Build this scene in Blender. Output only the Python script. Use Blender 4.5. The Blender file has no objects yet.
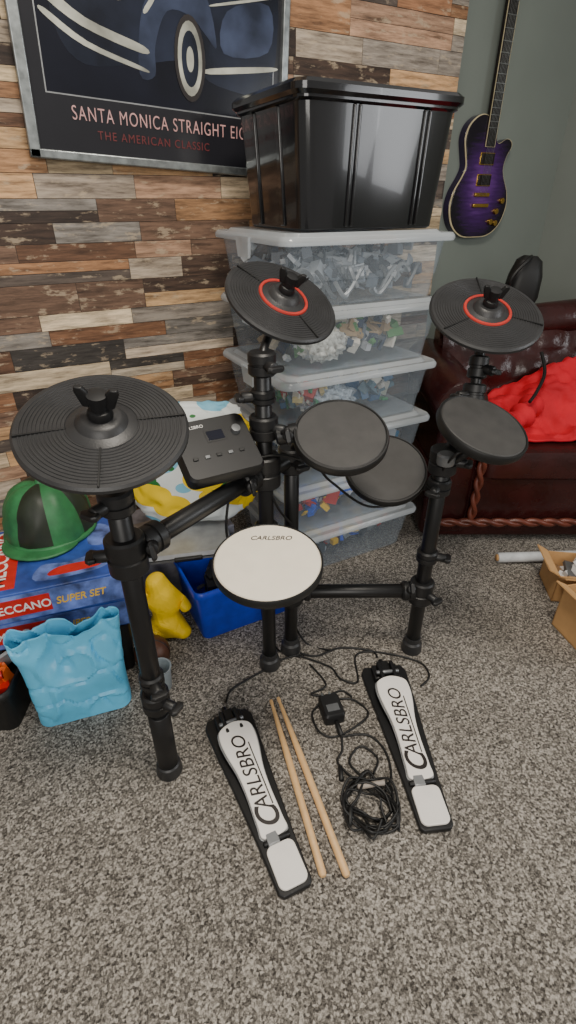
import bpy, bmesh, math, random
from mathutils import Vector, Matrix, noise, Quaternion
random.seed(11)
YAW=math.radians(-28); PITCH=math.radians(31.2); H=1.1
sc=bpy.context.scene
R=math.radians
# ---------------------------------------------------------------- camera
cd=bpy.data.cameras.new('camera'); cam=bpy.data.objects.new('camera',cd); sc.collection.objects.link(cam)
cam.location=(0,0,H); cam.rotation_euler=(math.pi/2-PITCH,0,YAW)
cd.sensor_fit='VERTICAL'; cd.sensor_height=36; cd.lens=516/1024*36; cd.clip_start=0.02
sc.camera=cam
# ---------------------------------------------------------------- materials
def s2l(c):
    return tuple(((x/255)/12.92 if x/255<=.04045 else ((x/255+.055)/1.055)**2.4) for x in c)
def mat(name,rgb,rough=.5,metal=0,var=.15,scale=30,bump=0,bscale=200,coat=0,spec=None):
    m=bpy.data.materials.new(name); m.use_nodes=True; nt=m.node_tree; N=nt.nodes; L=nt.links
    b=N['Principled BSDF']; c=s2l(rgb)
    tc=N.new('ShaderNodeTexCoord'); nz=N.new('ShaderNodeTexNoise'); nz.inputs['Scale'].default_value=scale; nz.inputs['Detail'].default_value=4
    L.new(tc.outputs['Object'],nz.inputs['Vector'])
    r=N.new('ShaderNodeValToRGB'); r.color_ramp.elements[0].position=.3; r.color_ramp.elements[1].position=.7
    r.color_ramp.elements[0].color=(*[max(0,x*(1-var)) for x in c],1); r.color_ramp.elements[1].color=(*[min(1,x*(1+var)) for x in c],1)
    L.new(nz.outputs['Fac'],r.inputs['Fac']); L.new(r.outputs['Color'],b.inputs['Base Color'])
    b.inputs['Roughness'].default_value=rough; b.inputs['Metallic'].default_value=metal
    if coat: b.inputs['Coat Weight'].default_value=coat
    if spec is not None: b.inputs['Specular IOR Level'].default_value=spec
    if bump:
        n2=N.new('ShaderNodeTexNoise'); n2.inputs['Scale'].default_value=bscale; L.new(tc.outputs['Object'],n2.inputs['Vector'])
        bp=N.new('ShaderNodeBump'); bp.inputs['Strength'].default_value=bump; bp.inputs['Distance'].default_value=.004
        L.new(n2.outputs['Fac'],bp.inputs['Height']); L.new(bp.outputs['Normal'],b.inputs['Normal'])
    return m
def attr_mat(name,rough=.4):
    m=bpy.data.materials.new(name); m.use_nodes=True; N=m.node_tree.nodes
    a=N.new('ShaderNodeAttribute'); a.attribute_name='col'
    m.node_tree.links.new(a.outputs['Color'],N['Principled BSDF'].inputs['Base Color'])
    N['Principled BSDF'].inputs['Roughness'].default_value=rough; return m
M={}
M['black']=mat('black_rack_metal',(19,19,20),.38)
M['blackpl']=mat('black_plastic',(23,23,24),.45)
M['rubber']=mat('black_rubber',(44,44,45),.42,bump=.1,bscale=400)
M['pad']=mat('pad_rubber',(58,57,56),.62,bump=.1,bscale=500)
M['rim']=mat('pad_rim',(20,20,20),.5)
M['whitehead']=mat('white_drum_head',(240,230,212),.5,var=.03)
M['whitepl']=mat('white_plastic',(242,237,230),.4,var=.03)
M['grey']=mat('grey_metal',(120,122,124),.35,.5)
M['silver']=mat('silver_frame',(150,155,155),.3,.7,var=.3,scale=50)
M['red']=mat('red_ring',(176,48,38),.55)
M['wood']=mat('stick_wood',(222,180,126),.45,scale=60,var=.08)
M['glossblack']=mat('gloss_black_plastic',(19,19,21),.14,var=.1,coat=.4)
M['leather']=mat('oxblood_leather',(50,19,18),.25,scale=9,var=.35,bump=.35,bscale=60)
M['rope']=mat('leather_rope_trim',(98,48,34),.33,var=.3)
M['redcloth']=mat('red_cloth',(196,10,34),.8,scale=12,var=.2)
M['bluebag']=mat('blue_bag_plastic',(100,196,236),.38,scale=14,var=.12)
M['bluecrate']=mat('blue_crate_plastic',(18,62,200),.35)
M['purple']=mat('purple_side_finish',(34,12,56),.15,scale=14,var=.4,coat=.6)
M['cream']=mat('cream_binding',(215,200,160),.4)
M['gold']=mat('gold_hardware',(200,160,80),.25,.9)
M['ebony']=mat('ebony_fretboard',(30,22,20),.4)
M['yellow']=mat('yellow_plush',(244,204,10),.6,var=.08)
M['brown']=mat('brown_leather_ball',(84,52,36),.45)
M['cardboard']=mat('cardboard',(200,156,104),.8,scale=20,var=.08)
M['green']=mat('green_satin',(46,112,66),.5,var=.25)
M['dkgreen']=mat('dark_satin',(34,42,30),.5,var=.25)
M['greycup']=mat('grey_cup',(150,160,165),.4)
M['clear']=mat('cling_film',(205,208,210),.2,var=.15)
M['artblue']=mat('box_art_blue',(50,80,160),.4,scale=9,var=.9)
M['artlight']=mat('box_art_light',(96,116,180),.4,scale=22,var=.8)
M['carton']=mat('printed_carton',(150,150,160),.5,scale=22,var=.5)
M['artred']=mat('box_art_red',(196,36,30),.4)
M['artyellow']=mat('box_art_yellow',(234,190,60),.4)
M['white']=mat('white_print',(232,230,226),.5,var=.03)
M['textpink']=mat('poster_lettering',(206,160,158),.5)
M['textred']=mat('poster_lettering_red',(110,42,44),.5)
M['posterdark']=mat('poster_mount',(38,38,43),.2,scale=5,var=.1)
M['posterblue']=mat('poster_image',(18,20,32),.18,scale=4,var=.5)
M['carblue']=mat('poster_car_blue',(30,35,50),.2,scale=6,var=.7)
M['carlight']=mat('poster_car_highlight',(56,64,86),.2,scale=9,var=.6)
M['carcream']=mat('poster_car_chrome',(176,176,164),.2,scale=12,var=.5)
M['chunks']=attr_mat('mixed_plastic_parts')
M['tan']=mat('tan_cord',(160,150,140),.6)
M['silverpl']=mat('silver_plastic',(150,152,154),.35,.3)
def burst():
    m=bpy.data.materials.new('purple_burst_finish'); m.use_nodes=True; nt=m.node_tree; N=nt.nodes; L=nt.links; b=N['Principled BSDF']
    tc=N.new('ShaderNodeTexCoord'); mp=N.new('ShaderNodeMapping'); mp.inputs['Scale'].default_value=(5.4,3.9,0); mp.inputs['Location'].default_value=(0,-.76,0); L.new(tc.outputs['Object'],mp.inputs['Vector'])
    ln=N.new('ShaderNodeVectorMath'); ln.operation='LENGTH'; L.new(mp.outputs[0],ln.inputs[0])
    wv=N.new('ShaderNodeTexNoise'); mp3=N.new('ShaderNodeMapping'); mp3.inputs['Scale'].default_value=(12,90,1); L.new(tc.outputs['Object'],mp3.inputs['Vector']); L.new(mp3.outputs[0],wv.inputs['Vector']); wv.inputs['Scale'].default_value=1
    ma=N.new('ShaderNodeMath'); ma.operation='MULTIPLY_ADD'; L.new(wv.outputs['Fac'],ma.inputs[0]); ma.inputs[1].default_value=.4; L.new(ln.outputs['Value'],ma.inputs[2])
    r=N.new('ShaderNodeValToRGB'); e=r.color_ramp.elements; e[0].position=.25; e[0].color=(*s2l((126,70,164)),1); e[1].position=1; e[1].color=(*s2l((18,8,26)),1)
    x=e.new(.65); x.color=(*s2l((70,28,100)),1)
    L.new(ma.outputs[0],r.inputs['Fac']); L.new(r.outputs['Color'],b.inputs['Base Color']); b.inputs['Roughness'].default_value=.15; b.inputs['Coat Weight'].default_value=.5; return m
M['burst']=burst()
def tubmat(name,fac,col):
    m=bpy.data.materials.new(name); m.use_nodes=True; nt=m.node_tree; N=nt.nodes; L=nt.links
    b=N['Principled BSDF']; b.inputs['Base Color'].default_value=(*col,1); b.inputs['Roughness'].default_value=.14
    t=N.new('ShaderNodeBsdfTransparent'); t.inputs[0].default_value=(.95,.97,.99,1)
    mx=N.new('ShaderNodeMixShader'); nz=N.new('ShaderNodeTexNoise'); nz.inputs['Scale'].default_value=6
    tc=N.new('ShaderNodeTexCoord'); L.new(tc.outputs['Object'],nz.inputs['Vector'])
    mp=N.new('ShaderNodeMapRange'); mp.inputs[3].default_value=fac-.06; mp.inputs[4].default_value=fac+.06
    L.new(nz.outputs['Fac'],mp.inputs[0]); L.new(mp.outputs[0],mx.inputs[0])
    L.new(t.outputs[0],mx.inputs[1]); L.new(b.outputs[0],mx.inputs[2]); L.new(mx.outputs[0],N['Material Output'].inputs[0]); return m
M['tub']=tubmat('clear_tub_plastic',.20,(.5,.57,.64)); M['lid']=tubmat('clear_lid_plastic',.55,(.56,.6,.63))
def carpet():
    m=bpy.data.materials.new('grey_carpet'); m.use_nodes=True; nt=m.node_tree; N=nt.nodes; L=nt.links; b=N['Principled BSDF']
    tc=N.new('ShaderNodeTexCoord'); n1=N.new('ShaderNodeTexNoise'); n1.inputs['Scale'].default_value=220; n1.inputs['Detail'].default_value=3; n1.inputs['Roughness'].default_value=.7
    n2=N.new('ShaderNodeTexNoise'); n2.inputs['Scale'].default_value=5; n2.inputs['Detail'].default_value=4
    vo=N.new('ShaderNodeTexVoronoi'); vo.inputs['Scale'].default_value=210
    L.new(tc.outputs['Object'],n1.inputs['Vector']); L.new(tc.outputs['Object'],n2.inputs['Vector']); L.new(tc.outputs['Object'],vo.inputs['Vector'])
    sx=N.new('ShaderNodeSeparateColor'); L.new(vo.outputs['Color'],sx.inputs[0])
    mf=N.new('ShaderNodeMix'); mf.inputs['Factor'].default_value=.25; L.new(n1.outputs['Fac'],mf.inputs['A']); L.new(sx.outputs[0],mf.inputs['B'])
    r=N.new('ShaderNodeValToRGB'); e=r.color_ramp.elements; e[0].position=.33; e[1].position=.67
    e[0].color=(*s2l((58,54,50)),1); e[1].color=(*s2l((186,179,169)),1); x=r.color_ramp.elements.new(.5); x.color=(*s2l((120,115,108)),1)
    L.new(mf.outputs['Result'],r.inputs['Fac'])
    mp=N.new('ShaderNodeMapRange'); mp.inputs[1].default_value=.3; mp.inputs[2].default_value=.7; mp.inputs[3].default_value=.86; mp.inputs[4].default_value=1.1
    L.new(n2.outputs['Fac'],mp.inputs[0])
    mul=N.new('ShaderNodeVectorMath'); mul.operation='SCALE'; L.new(r.outputs['Color'],mul.inputs[0]); L.new(mp.outputs[0],mul.inputs['Scale'])
    L.new(mul.outputs[0],b.inputs['Base Color']); b.inputs['Roughness'].default_value=.95; b.inputs['Specular IOR Level'].default_value=.1
    bp=N.new('ShaderNodeBump'); bp.inputs['Strength'].default_value=.5; bp.inputs['Distance'].default_value=.004
    L.new(mf.outputs['Result'],bp.inputs['Height']); L.new(bp.outputs['Normal'],b.inputs['Normal']); return m
M['carpet']=carpet()
M['paint']=mat('grey_green_paint',(130,138,132),.85,scale=3,var=.05)
M['paint2']=mat('light_grey_paint',(142,148,142),.85,scale=3,var=.05)
M['gap']=mat('dark_gap',(52,44,40),.8)
def plankmat():
    m=bpy.data.materials.new('distressed_planks'); m.use_nodes=True; nt=m.node_tree; N=nt.nodes; L=nt.links; b=N['Principled BSDF']
    a=N.new('ShaderNodeAttribute'); a.attribute_name='col'; a2=N.new('ShaderNodeAttribute'); a2.attribute_name='rnd'
    tc=N.new('ShaderNodeTexCoord'); sc_=N.new('ShaderNodeVectorMath'); sc_.operation='SCALE'; sc_.inputs['Scale'].default_value=40; L.new(a2.outputs['Vector'],sc_.inputs[0])
    mp=N.new('ShaderNodeMapping'); mp.inputs['Scale'].default_value=(9,1,85); L.new(tc.outputs['Object'],mp.inputs['Vector'])
    ad=N.new('ShaderNodeVectorMath'); L.new(mp.outputs[0],ad.inputs[0]); L.new(sc_.outputs[0],ad.inputs[1])
    n1=N.new('ShaderNodeTexNoise'); n1.inputs['Scale'].default_value=1; n1.inputs['Detail'].default_value=7; n1.inputs['Roughness'].default_value=.7; L.new(ad.outputs[0],n1.inputs['Vector'])
    r=N.new('ShaderNodeValToRGB'); e=r.color_ramp.elements; e[0].position=.33; e[0].color=(.30,.27,.24,1); e[1].position=.62; e[1].color=(1.28,1.24,1.18,1)
    L.new(n1.outputs['Fac'],r.inputs['Fac'])
    mx=N.new('ShaderNodeMix'); mx.data_type='RGBA'; mx.blend_type='MULTIPLY'; mx.inputs['Factor'].default_value=1
    L.new(a.outputs['Color'],mx.inputs['A']); L.new(r.outputs['Color'],mx.inputs['B'])
    mp2=N.new('ShaderNodeMapping'); mp2.inputs['Scale'].default_value=(18,1,50); L.new(tc.outputs['Object'],mp2.inputs['Vector'])
    ad2=N.new('ShaderNodeVectorMath'); L.new(mp2.outputs[0],ad2.inputs[0]); L.new(sc_.outputs[0],ad2.inputs[1])
    n2=N.new('ShaderNodeTexNoise'); n2.inputs['Scale'].default_value=1; n2.inputs['Detail'].default_value=7; n2.inputs['Roughness'].default_value=.65; L.new(ad2.outputs[0],n2.inputs['Vector'])
    r2=N.new('ShaderNodeValToRGB'); r2.color_ramp.elements[0].position=.56; r2.color_ramp.elements[1].position=.64
    r2.color_ramp.elements[1].color=(.55,.55,.55,1); L.new(n2.outputs['Fac'],r2.inputs['Fac'])
    mx2=N.new('ShaderNodeMix'); mx2.data_type='RGBA'; L.new(r2.outputs['Color'],mx2.inputs['Factor']); L.new(mx.outputs['Result'],mx2.inputs['A']); mx2.inputs['B'].default_value=(*s2l((196,176,148)),1)
    L.new(mx2.outputs['Result'],b.inputs['Base Color']); b.inputs['Roughness'].default_value=.7
    return m
M['plank']=plankmat()
def lemonmat():
    m=bpy.data.materials.new('lemon_print_cloth'); m.use_nodes=True; nt=m.node_tree; N=nt.nodes; L=nt.links; b=N['Principled BSDF']
    tc=N.new('ShaderNodeTexCoord')
    def layer(scale,thr,off,rot):
        mp=N.new('ShaderNodeMapping'); mp.inputs['Location'].default_value=off; mp.inputs['Rotation'].default_value=(0,rot,0); mp.inputs['Scale'].default_value=(1,.3,1.5); L.new(tc.outputs['Object'],mp.inputs['Vector'])
        v=N.new('ShaderNodeTexVoronoi'); v.inputs['Scale'].default_value=scale; v.inputs['Randomness'].default_value=.7; L.new(mp.outputs[0],v.inputs['Vector'])
        lt=N.new('ShaderNodeMath'); lt.operation='LESS_THAN'; lt.inputs[1].default_value=thr; L.new(v.outputs['Distance'],lt.inputs[0]); return lt
    prev=s2l((232,238,236)); cur=None
    for sc_,th,off,rot,col in [(6,.36,(1,0,2),.3,(130,196,222)),(10,.42,(0,0,.3),.9,(36,116,50)),(7.5,.52,(.4,0,.1),-.5,(250,212,20))]:
        l=layer(sc_,th,off,rot); mx=N.new('ShaderNodeMix'); mx.data_type='RGBA'; L.new(l.outputs[0],mx.inputs['Factor'])
        if cur is None: mx.inputs['A'].default_value=(*prev,1)
        else: L.new(cur,mx.inputs['A'])
        mx.inputs['B'].default_value=(*s2l(col),1); cur=mx.outputs['Result']
    L.new(cur,b.inputs['Base Color']); b.inputs['Roughness'].default_value=.6; return m
M['lemon']=lemonmat()
# ---------------------------------------------------------------- helpers
def K(x,y): return (.88295*x+.46947*y,-.46947*x+.88295*y)
def group(name,x=0,y=0,z=0,rot=0,frame='k'):
    e=bpy.data.objects.new(name,None); e.empty_display_size=.05; sc.collection.objects.link(e)
    if frame=='k':
        X=K(x,y); e.location=(X[0],X[1],z); e.rotation_euler=(0,0,YAW+R(rot))
    else: e.location=(x,y,z); e.rotation_euler=(0,0,R(rot))
    return e
def fin(name,bm,m,parent=None,Mx=None,smooth=35,bevel=0,subd=0,solid=0):
    if Mx is not None: bm.transform(Mx)
    bmesh.ops.recalc_face_normals(bm,faces=bm.faces)
    if smooth:
        for f in bm.faces: f.smooth=True
        for e in bm.edges:
            if len(e.link_faces)==2 and e.calc_face_angle(0)>R(smooth): e.smooth=False
    me=bpy.data.meshes.new(name); bm.to_mesh(me); bm.free()
    o=bpy.data.objects.new(name,me)
    if m is not None: me.materials.append(M[m] if isinstance(m,str) else m)
    sc.collection.objects.link(o)
    if parent: o.parent=parent
    if solid: md=o.modifiers.new('s','SOLIDIFY'); md.thickness=solid; md.offset=0
    if bevel: md=o.modifiers.new('b','BEVEL'); md.width=bevel; md.segments=3; md.limit_method='ANGLE'
    if subd: md=o.modifiers.new('ss','SUBSURF'); md.levels=subd; md.render_levels=subd
    return o
def T(x,y,z): return Matrix.Translation((x,y,z))
def Rm(a,ax): return Matrix.Rotation(R(a),4,ax)
def bmbox(bm,lo,hi,Mx=None):
    r=bmesh.ops.create_cube(bm,size=1)
    for v in r['verts']:
        v.co=Vector([(lo[i]+hi[i])/2+v.co[i]*(hi[i]-lo[i]) for i in range(3)])
        if Mx is not None: v.co=Mx@v.co
    return r['verts']
def box(name,lo,hi,m,parent=None,Mx=None,bevel=.003):
    bm=bmesh.new(); bmbox(bm,lo,hi); return fin(name,bm,m,parent,Mx,bevel=bevel)
def lathe(name,prof,m,parent=None,Mx=None,seg=48,smooth=35):
    bm=bmesh.new(); rings=[]
    for r,z in prof:
        if r<1e-6: rings.append([bm.verts.new((0,0,z))])
        else: rings.append([bm.verts.new((r*math.cos(2*math.pi*i/seg),r*math.sin(2*math.pi*i/seg),z)) for i in range(seg)])
    for a,b in zip(rings,rings[1:]):
        for i in range(seg):
            j=(i+1)%seg
            if len(a)==1 and len(b)==1: continue
            if len(a)==1: bm.faces.new((a[0],b[i],b[j]))
            elif len(b)==1: bm.faces.new((a[i],a[j],b[0]))
            else: bm.faces.new((a[i],a[j],b[j],b[i]))
    return fin(name,bm,m,parent,Mx,smooth)
def axisM(p1,p2):
    p1=Vector(p1);p2=Vector(p2); d=p2-p1
    return Matrix.Translation(p1)@d.to_track_quat('Z','Y').to_matrix().to_4x4(), d.length
def rod(name,p1,p2,r,m='black',parent=None,r2=None,seg=24,ch=.002):
    A,l=axisM(p1,p2); r2=r if r2 is None else r2; ch=min(ch,l*.2,r*.3,r2*.5)
    return lathe(name,[(0,0),(r-ch,0),(r,ch),(r2,l-ch),(r2-ch,l),(0,l)],m,parent,A,seg,50)
def crom(pts,n=8):
    pts=[Vector(p) for p in pts]; out=[]
    P_=[pts[0]]+pts+[pts[-1]]
    for i in range(1,len(P_)-2):
        a,b,c,d=P_[i-1:i+3]
        for k in range(n):
            t=k/n; out.append(.5*((2*b)+(c-a)*t+(2*a-5*b+4*c-d)*t*t+(3*b-a-3*c+d)*t**3))
    out.append(pts[-1]); return out
def tube(name,pts,r,m,parent=None,n=8,seg=8,sm=True):
    P_=crom(pts,n) if sm else [Vector(p) for p in pts]
    bm=bmesh.new(); rings=[]; up=Vector((0,0,1)); prev=None
    for i,p in enumerate(P_):
        d=(P_[min(i+1,len(P_)-1)]-P_[max(i-1,0)]).normalized()
        if prev is None:
            x=d.cross(up); 
            if x.length<.1: x=d.cross(Vector((1,0,0)))
        else: x=prev-d*prev.dot(d)
        x.normalize(); prev=x; y=d.cross(x)
        rr=r(i/(len(P_)-1)) if callable(r) else r
        rings.append([bm.verts.new(p+rr*(math.cos(2*math.pi*k/seg)*x+math.sin(2*math.pi*k/seg)*y)) for k in range(seg)])
    for a,b in zip(rings,rings[1:]):
        for k in range(seg): bm.faces.new((a[k],a[(k+1)%seg],b[(k+1)%seg],b[k]))
    bm.faces.new(rings[0]); bm.faces.new(rings[-1][::-1])
    return fin(name,bm,m,parent,None,60)
def rr(w,d,r,n=5):
    out=[]
    for cx,cy,a0 in [(w/2-r,d/2-r,0),(-w/2+r,d/2-r,90),(-w/2+r,-d/2+r,180),(w/2-r,-d/2+r,270)]:
        for k in range(n+1):
            a=R(a0+90*k/n); out.append((cx+r*math.cos(a),cy+r*math.sin(a)))
    return out
def loft(name,secs,m,parent=None,Mx=None,capb=True,capt=True,**kw):
    bm=bmesh.new(); rings=[]
    for s in secs:
        ox,oy=(s[4],s[5]) if len(s)>4 else (0,0)
        rings.append([bm.verts.new((x+ox,y+oy,s[0])) for x,y in rr(s[1],s[2],s[3])])
    n=len(rings[0])
    for a,b in zip(rings,rings[1:]):
        for k in range(n): bm.faces.new((a[k],a[(k+1)%n],b[(k+1)%n],b[k]))
    if capb: bm.faces.new(rings[0][::-1])
    if capt: bm.faces.new(rings[-1])
    return fin(name,bm,m,parent,Mx,**kw)
def poly(name,pts,th,m,parent=None,Mx=None,bevel=0,smooth=35):
    bm=bmesh.new(); vs=[bm.verts.new((x,y,0)) for x,y in pts]; f=bm.faces.new(vs)
    r=bmesh.ops.extrude_face_region(bm,geom=[f])
    for v in r['geom']:
        if isinstance(v,bmesh.types.BMVert): v.co.z+=th
    return fin(name,bm,m,parent,Mx,smooth,bevel)
def smoothpoly(pts,n=6):
    pts=[Vector((p[0],p[1],0)) for p in pts]; out=[]; L=len(pts)
    for i in range(L):
        a,b,c,d=pts[i-1],pts[i],pts[(i+1)%L],pts[(i+2)%L]
        for k in range(n):
            t=k/n; q=.5*((2*b)+(c-a)*t+(2*a-5*b+4*c-d)*t*t+(3*b-a-3*c+d)*t**3); out.append((q.x,q.y))
    return out
def text(name,s,size,m,parent,Mx,shear=0,ext=.0005,bold=.0,xs=1,align='LEFT',spacing=1):
    c=bpy.data.curves.new(name,'FONT'); c.body=s; c.size=size; c.shear=shear; c.extrude=ext; c.offset=bold; c.align_x=align; c.space_character=spacing
    o=bpy.data.objects.new('t',c); sc.collection.objects.link(o)
    dg=bpy.context.evaluated_depsgraph_get(); dg.update(); me=bpy.data.meshes.new_from_object(o.evaluated_get(dg)); bpy.data.objects.remove(o)
    me.transform(Mx@Matrix.Diagonal((xs,1,1,1))); me.materials.clear(); me.materials.append(M[m]); ob=bpy.data.objects.new(name,me); sc.collection.objects.link(ob); ob.parent=parent; return ob
def blob(name,c,s,m,parent=None,amp=.15,f=3,sub=4,seed=0,minz=None,Mx=None):
    bm=bmesh.new(); bmesh.ops.create_icosphere(bm,subdivisions=sub,radius=1)
    for v in bm.verts:
        n_=noise.noise(v.co*f+Vector((seed,seed*2,0)))+.5*noise.noise(v.co*f*2.3+Vector((0,seed,0)))
        ridge=abs(noise.noise(v.co*f*1.4+Vector((3,seed,7))))
        v.co*=1+amp*n_-amp*.8*ridge
        v.co=Vector((v.co.x*s[0]+c[0],v.co.y*s[1]+c[1],v.co.z*s[2]+c[2]))
        if minz is not None: v.co.z=max(v.co.z,minz)
    return fin(name,bm,m,parent,Mx,180)
def chunks(name,lo,hi,n,pal,parent,smin=.008,smax=.03,mname='chunks',Mx=None,flat=1.0):
    bm=bmesh.new(); cols=[]
    for i in range(n):
        s=[random.uniform(smin,smax)*random.choice((.5,1,1.6)) for _ in range(3)]; s[random.randrange(3)]*=flat
        mr=max(s)*.8
        c=[random.uniform(lo[k]+mr,max(lo[k]+mr+.0001,hi[k]-mr)) for k in range(3)]
        q=Matrix.Translation(c)@Matrix.Rotation(random.uniform(0,6.28),4,Vector((random.uniform(-1,1),random.uniform(-1,1),random.uniform(-1,1))).normalized())
        bmbox(bm,[-x/2 for x in s],[x/2 for x in s],q); cols+= [random.choice(pal)]*6
    bm.normal_update()
    o=fin(name,bm,mname,parent,Mx,0)
    a=o.data.color_attributes.new('col','FLOAT_COLOR','CORNER')
    for p in o.data.polygons:
        c=s2l(cols[p.index])
        for l in p.loop_indices: a.data[l].color=(*c,1)
    return o
# ---------------------------------------------------------------- room
box('floor',(-3,-2.2,-.1),(2.55,2.05,0),'carpet',bevel=0)
wb=box('wall_back',(-3,1.703,0),(1.553,1.97,2.45),'gap',bevel=0)
box('wall_alcove',(1.553,1.95,0),(2.45,2.05,2.45),'paint',bevel=0)
box('wall_right',(2.45,-2.2,0),(2.55,2.05,2.45),'paint2',bevel=0)
PC=[(208,188,160),(218,200,172),(196,158,118),(172,132,96),(144,104,76),(100,72,54),(80,62,52),(70,66,64),(130,126,122),(176,142,118),(186,172,156),(204,168,126),(120,94,78),(160,148,136),(60,48,42),(126,90,66),(206,194,176),(92,82,76),(200,180,148),(150,142,134),(156,116,84)]
bm=bmesh.new(); cols=[]; z=0
while z<2.44:
    h=random.choice((.044,.05,.056,.062,.08)); h=min(h,2.445-z); x=-3+random.uniform(-.2,0)
    while x<1.553:
        w=random.uniform(.14,.40); x0=max(x,-3); x1=min(x+w,1.5545)
        if x1-x0>.01:
            t=random.uniform(.0006,.0022)
            if h>.055 and random.random()<.35: parts=[(z,z+h/2),(z+h/2,z+h)]
            else: parts=[(z,z+h)]
            for (a,b) in parts:
                bmbox(bm,(x0+.0007,1.703-t,a+.0007),(x1-.0007,1.7032,b-.0007)); 
                c=random.choice(PC); k=random.uniform(.88,1.1); cols+=[tuple(min(255,q*k) for q in c)]*6
        x+=w
    z+=h
pl=fin('wallpaper_planks',bm,'plank',wb,None,0)
a=pl.data.color_attributes.new('col','FLOAT_COLOR','CORNER'); a2=pl.data.color_attributes.new('rnd','FLOAT_COLOR','CORNER')
rv=None
for p in pl.data.polygons:
    if p.index%6==0: rv=(random.random(),random.random(),random.random(),1)
    c=s2l(cols[p.index])
    for l in p.loop_indices: a.data[l].color=(*c,1); a2.data[l].color=rv
# ---------------------------------------------------------------- clear tubs
PALS=[[(150,154,160),(104,110,118),(186,190,194),(64,68,76),(206,206,206),(122,130,140)],
      [(226,216,196),(186,188,192),(92,100,110),(240,232,218),(60,70,90),(160,134,96),(90,140,80)],
      [(90,116,130),(196,200,204),(40,90,130),(214,196,140),(60,140,90),(100,104,112),(224,220,210),(190,60,50)],
      [(40,44,52),(120,128,138),(190,50,40),(70,90,140),(170,174,180),(50,120,160),(40,42,48)],
      [(20,90,210),(240,196,30),(60,66,78),(90,95,105),(40,50,70),(210,214,220),(30,120,190),(200,50,40)],
      [(234,190,30),(40,90,210),(150,156,164),(190,50,36),(50,60,70),(150,160,168)]]
SX0,SY0=.616,1.178; TP=.1722
for i in range(6):
    z0=TP*(5-i)+.001; w,d=.538,.458
    g=group('plastic_storage_box',SX0+w/2+(.005 if i%2 else 0),SY0+d/2,z0,0,'r')
    loft('tub_body',[(0,w-.085,d-.085,.03),(.004,w-.07,d-.07,.035),(.06,w-.055,d-.055,.04),(.062,w-.05,d-.05,.04),(.148,w-.03,d-.03,.04),(.15,w-.008,d-.008,.03),(.142,w-.006,d-.006,.03)],'tub',g,capt=False)
    loft('tub_lid',[(.1505,w-.01,d-.01,.03),(.144,w,d,.032),(.151,w+.004,d+.004,.034),(.157,w,d,.032),(.163,w-.01,d-.01,.03),(.160,w-.05,d-.05,.03),(.1695,w-.07,d-.07,.03),(.1695,w-.09,d-.09,.03)],'lid',g,capb=False,bevel=0)
    for s in (-1,1):
        loft('lid_clip',[(-.02,.008,.07,.003),(.03,.012,.09,.004)],'lid',g,T(s*(w/2+.001),0,.126))
    chunks('contents',(-w/2+.045,-d/2+.045,.006),(w/2-.045,d/2-.045,.140),(300,320,320,320,280,280)[i],PALS[i],g,.018,.056,flat=.35)
    if i==0:
        for k in range(14):
            a0=random.uniform(0,6.28); x0=-.17+.026*k
            pts=[(x0+.05*math.cos(a0+j*.35),-d/2+.065+.014*math.sin(a0+j*.35)+.004*(k%3),.05+.035*math.sin(j*.7+k)) for j in range(5)]
            tube('track_piece',pts,.006,'silverpl' if k%2 else 'grey',g,n=4,seg=5)
    if i in (1,2):
        blob('parts_bag',(-.15+.05*i,-.125,.06),(.075,.065,.05),mat('bag%d'%i,[(224,216,200),(170,180,190)][i-1],.25,scale=70,var=.6),g,.3,4,4,seed=i*3,minz=.006)
bt=group('black_storage_tub',.655+.232,1.2+.168,1.035,0,'r')
w,d,h=.405,.315,.29
loft('tub_body',[(0,w-.012,d-.012,.03),(.004,w,d,.035),(.245,w+.035,d+.03,.035),(.25,w+.05,d+.045,.035),(.258,w+.05,d+.045,.035)],'glossblack',bt)
loft('tub_lid',[(.255,w+.055,d+.05,.035),(.262,w+.068,d+.062,.036),(.274,w+.068,d+.062,.036),(.282,w+.05,d+.045,.035),(.276,w+.02,d+.02,.03)],'glossblack',bt,capb=True)
for x in (-.085,-.07,.115,.13):
    bm=bmesh.new(); vs=bmbox(bm,(x-.004,-d/2-.006,.008),(x+.004,-d/2+.02,.245))
    for v in vs:
        if v.co.z>.2: v.co.y-=.014
    fin('rib',bm,'glossblack',bt,None,bevel=.003)
for y in (-.06,.07):
    bm=bmesh.new(); vs=bmbox(bm,(-w/2-.006,y-.01,.008),(-w/2+.02,y+.01,.245))
    for v in vs:
        if v.co.z>.2: v.co.x-=.016
    fin('rib',bm,'glossblack',bt,None,bevel=.003)
# ---------------------------------------------------------------- framed poster
pf=group('framed_car_poster',.165,1.692,1.190,0,'r'); pf.rotation_euler=(R(90),R(3),0)
W_,H_=.71,.58
box('backing',(0,0,.001),(W_,H_,.012),'posterdark',pf,bevel=0)
for nm,lo,hi in [('frame_bottom',(0,0,.001),(W_,.02,.026)),('frame_top',(0,H_-.02,.001),(W_,H_,.026)),('frame_side',(0,0,.001),(.026,H_,.026)),('frame_side_2',(W_-.02,0,.001),(W_,H_,.026))]:
    box(nm,lo,hi,'silver',pf,bevel=.003)
box('image_border',(.058,.135,.012),(.67,.54,.0125),'silverpl',pf,bevel=0)
box('image',(.061,.138,.0125),(.667,.537,.013),'posterblue',pf,bevel=0)
def pp(n,pts,z,m): poly(n,smoothpoly(pts,4),.0004,m,pf,T(0,0,z))
pp('car_body',[(.10,.26),(.1,.4),(.2,.47),(.5,.5),(.66,.5),(.66,.22),(.5,.2),(.42,.24),(.3,.22),(.16,.2)],.0131,'carblue')
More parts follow.
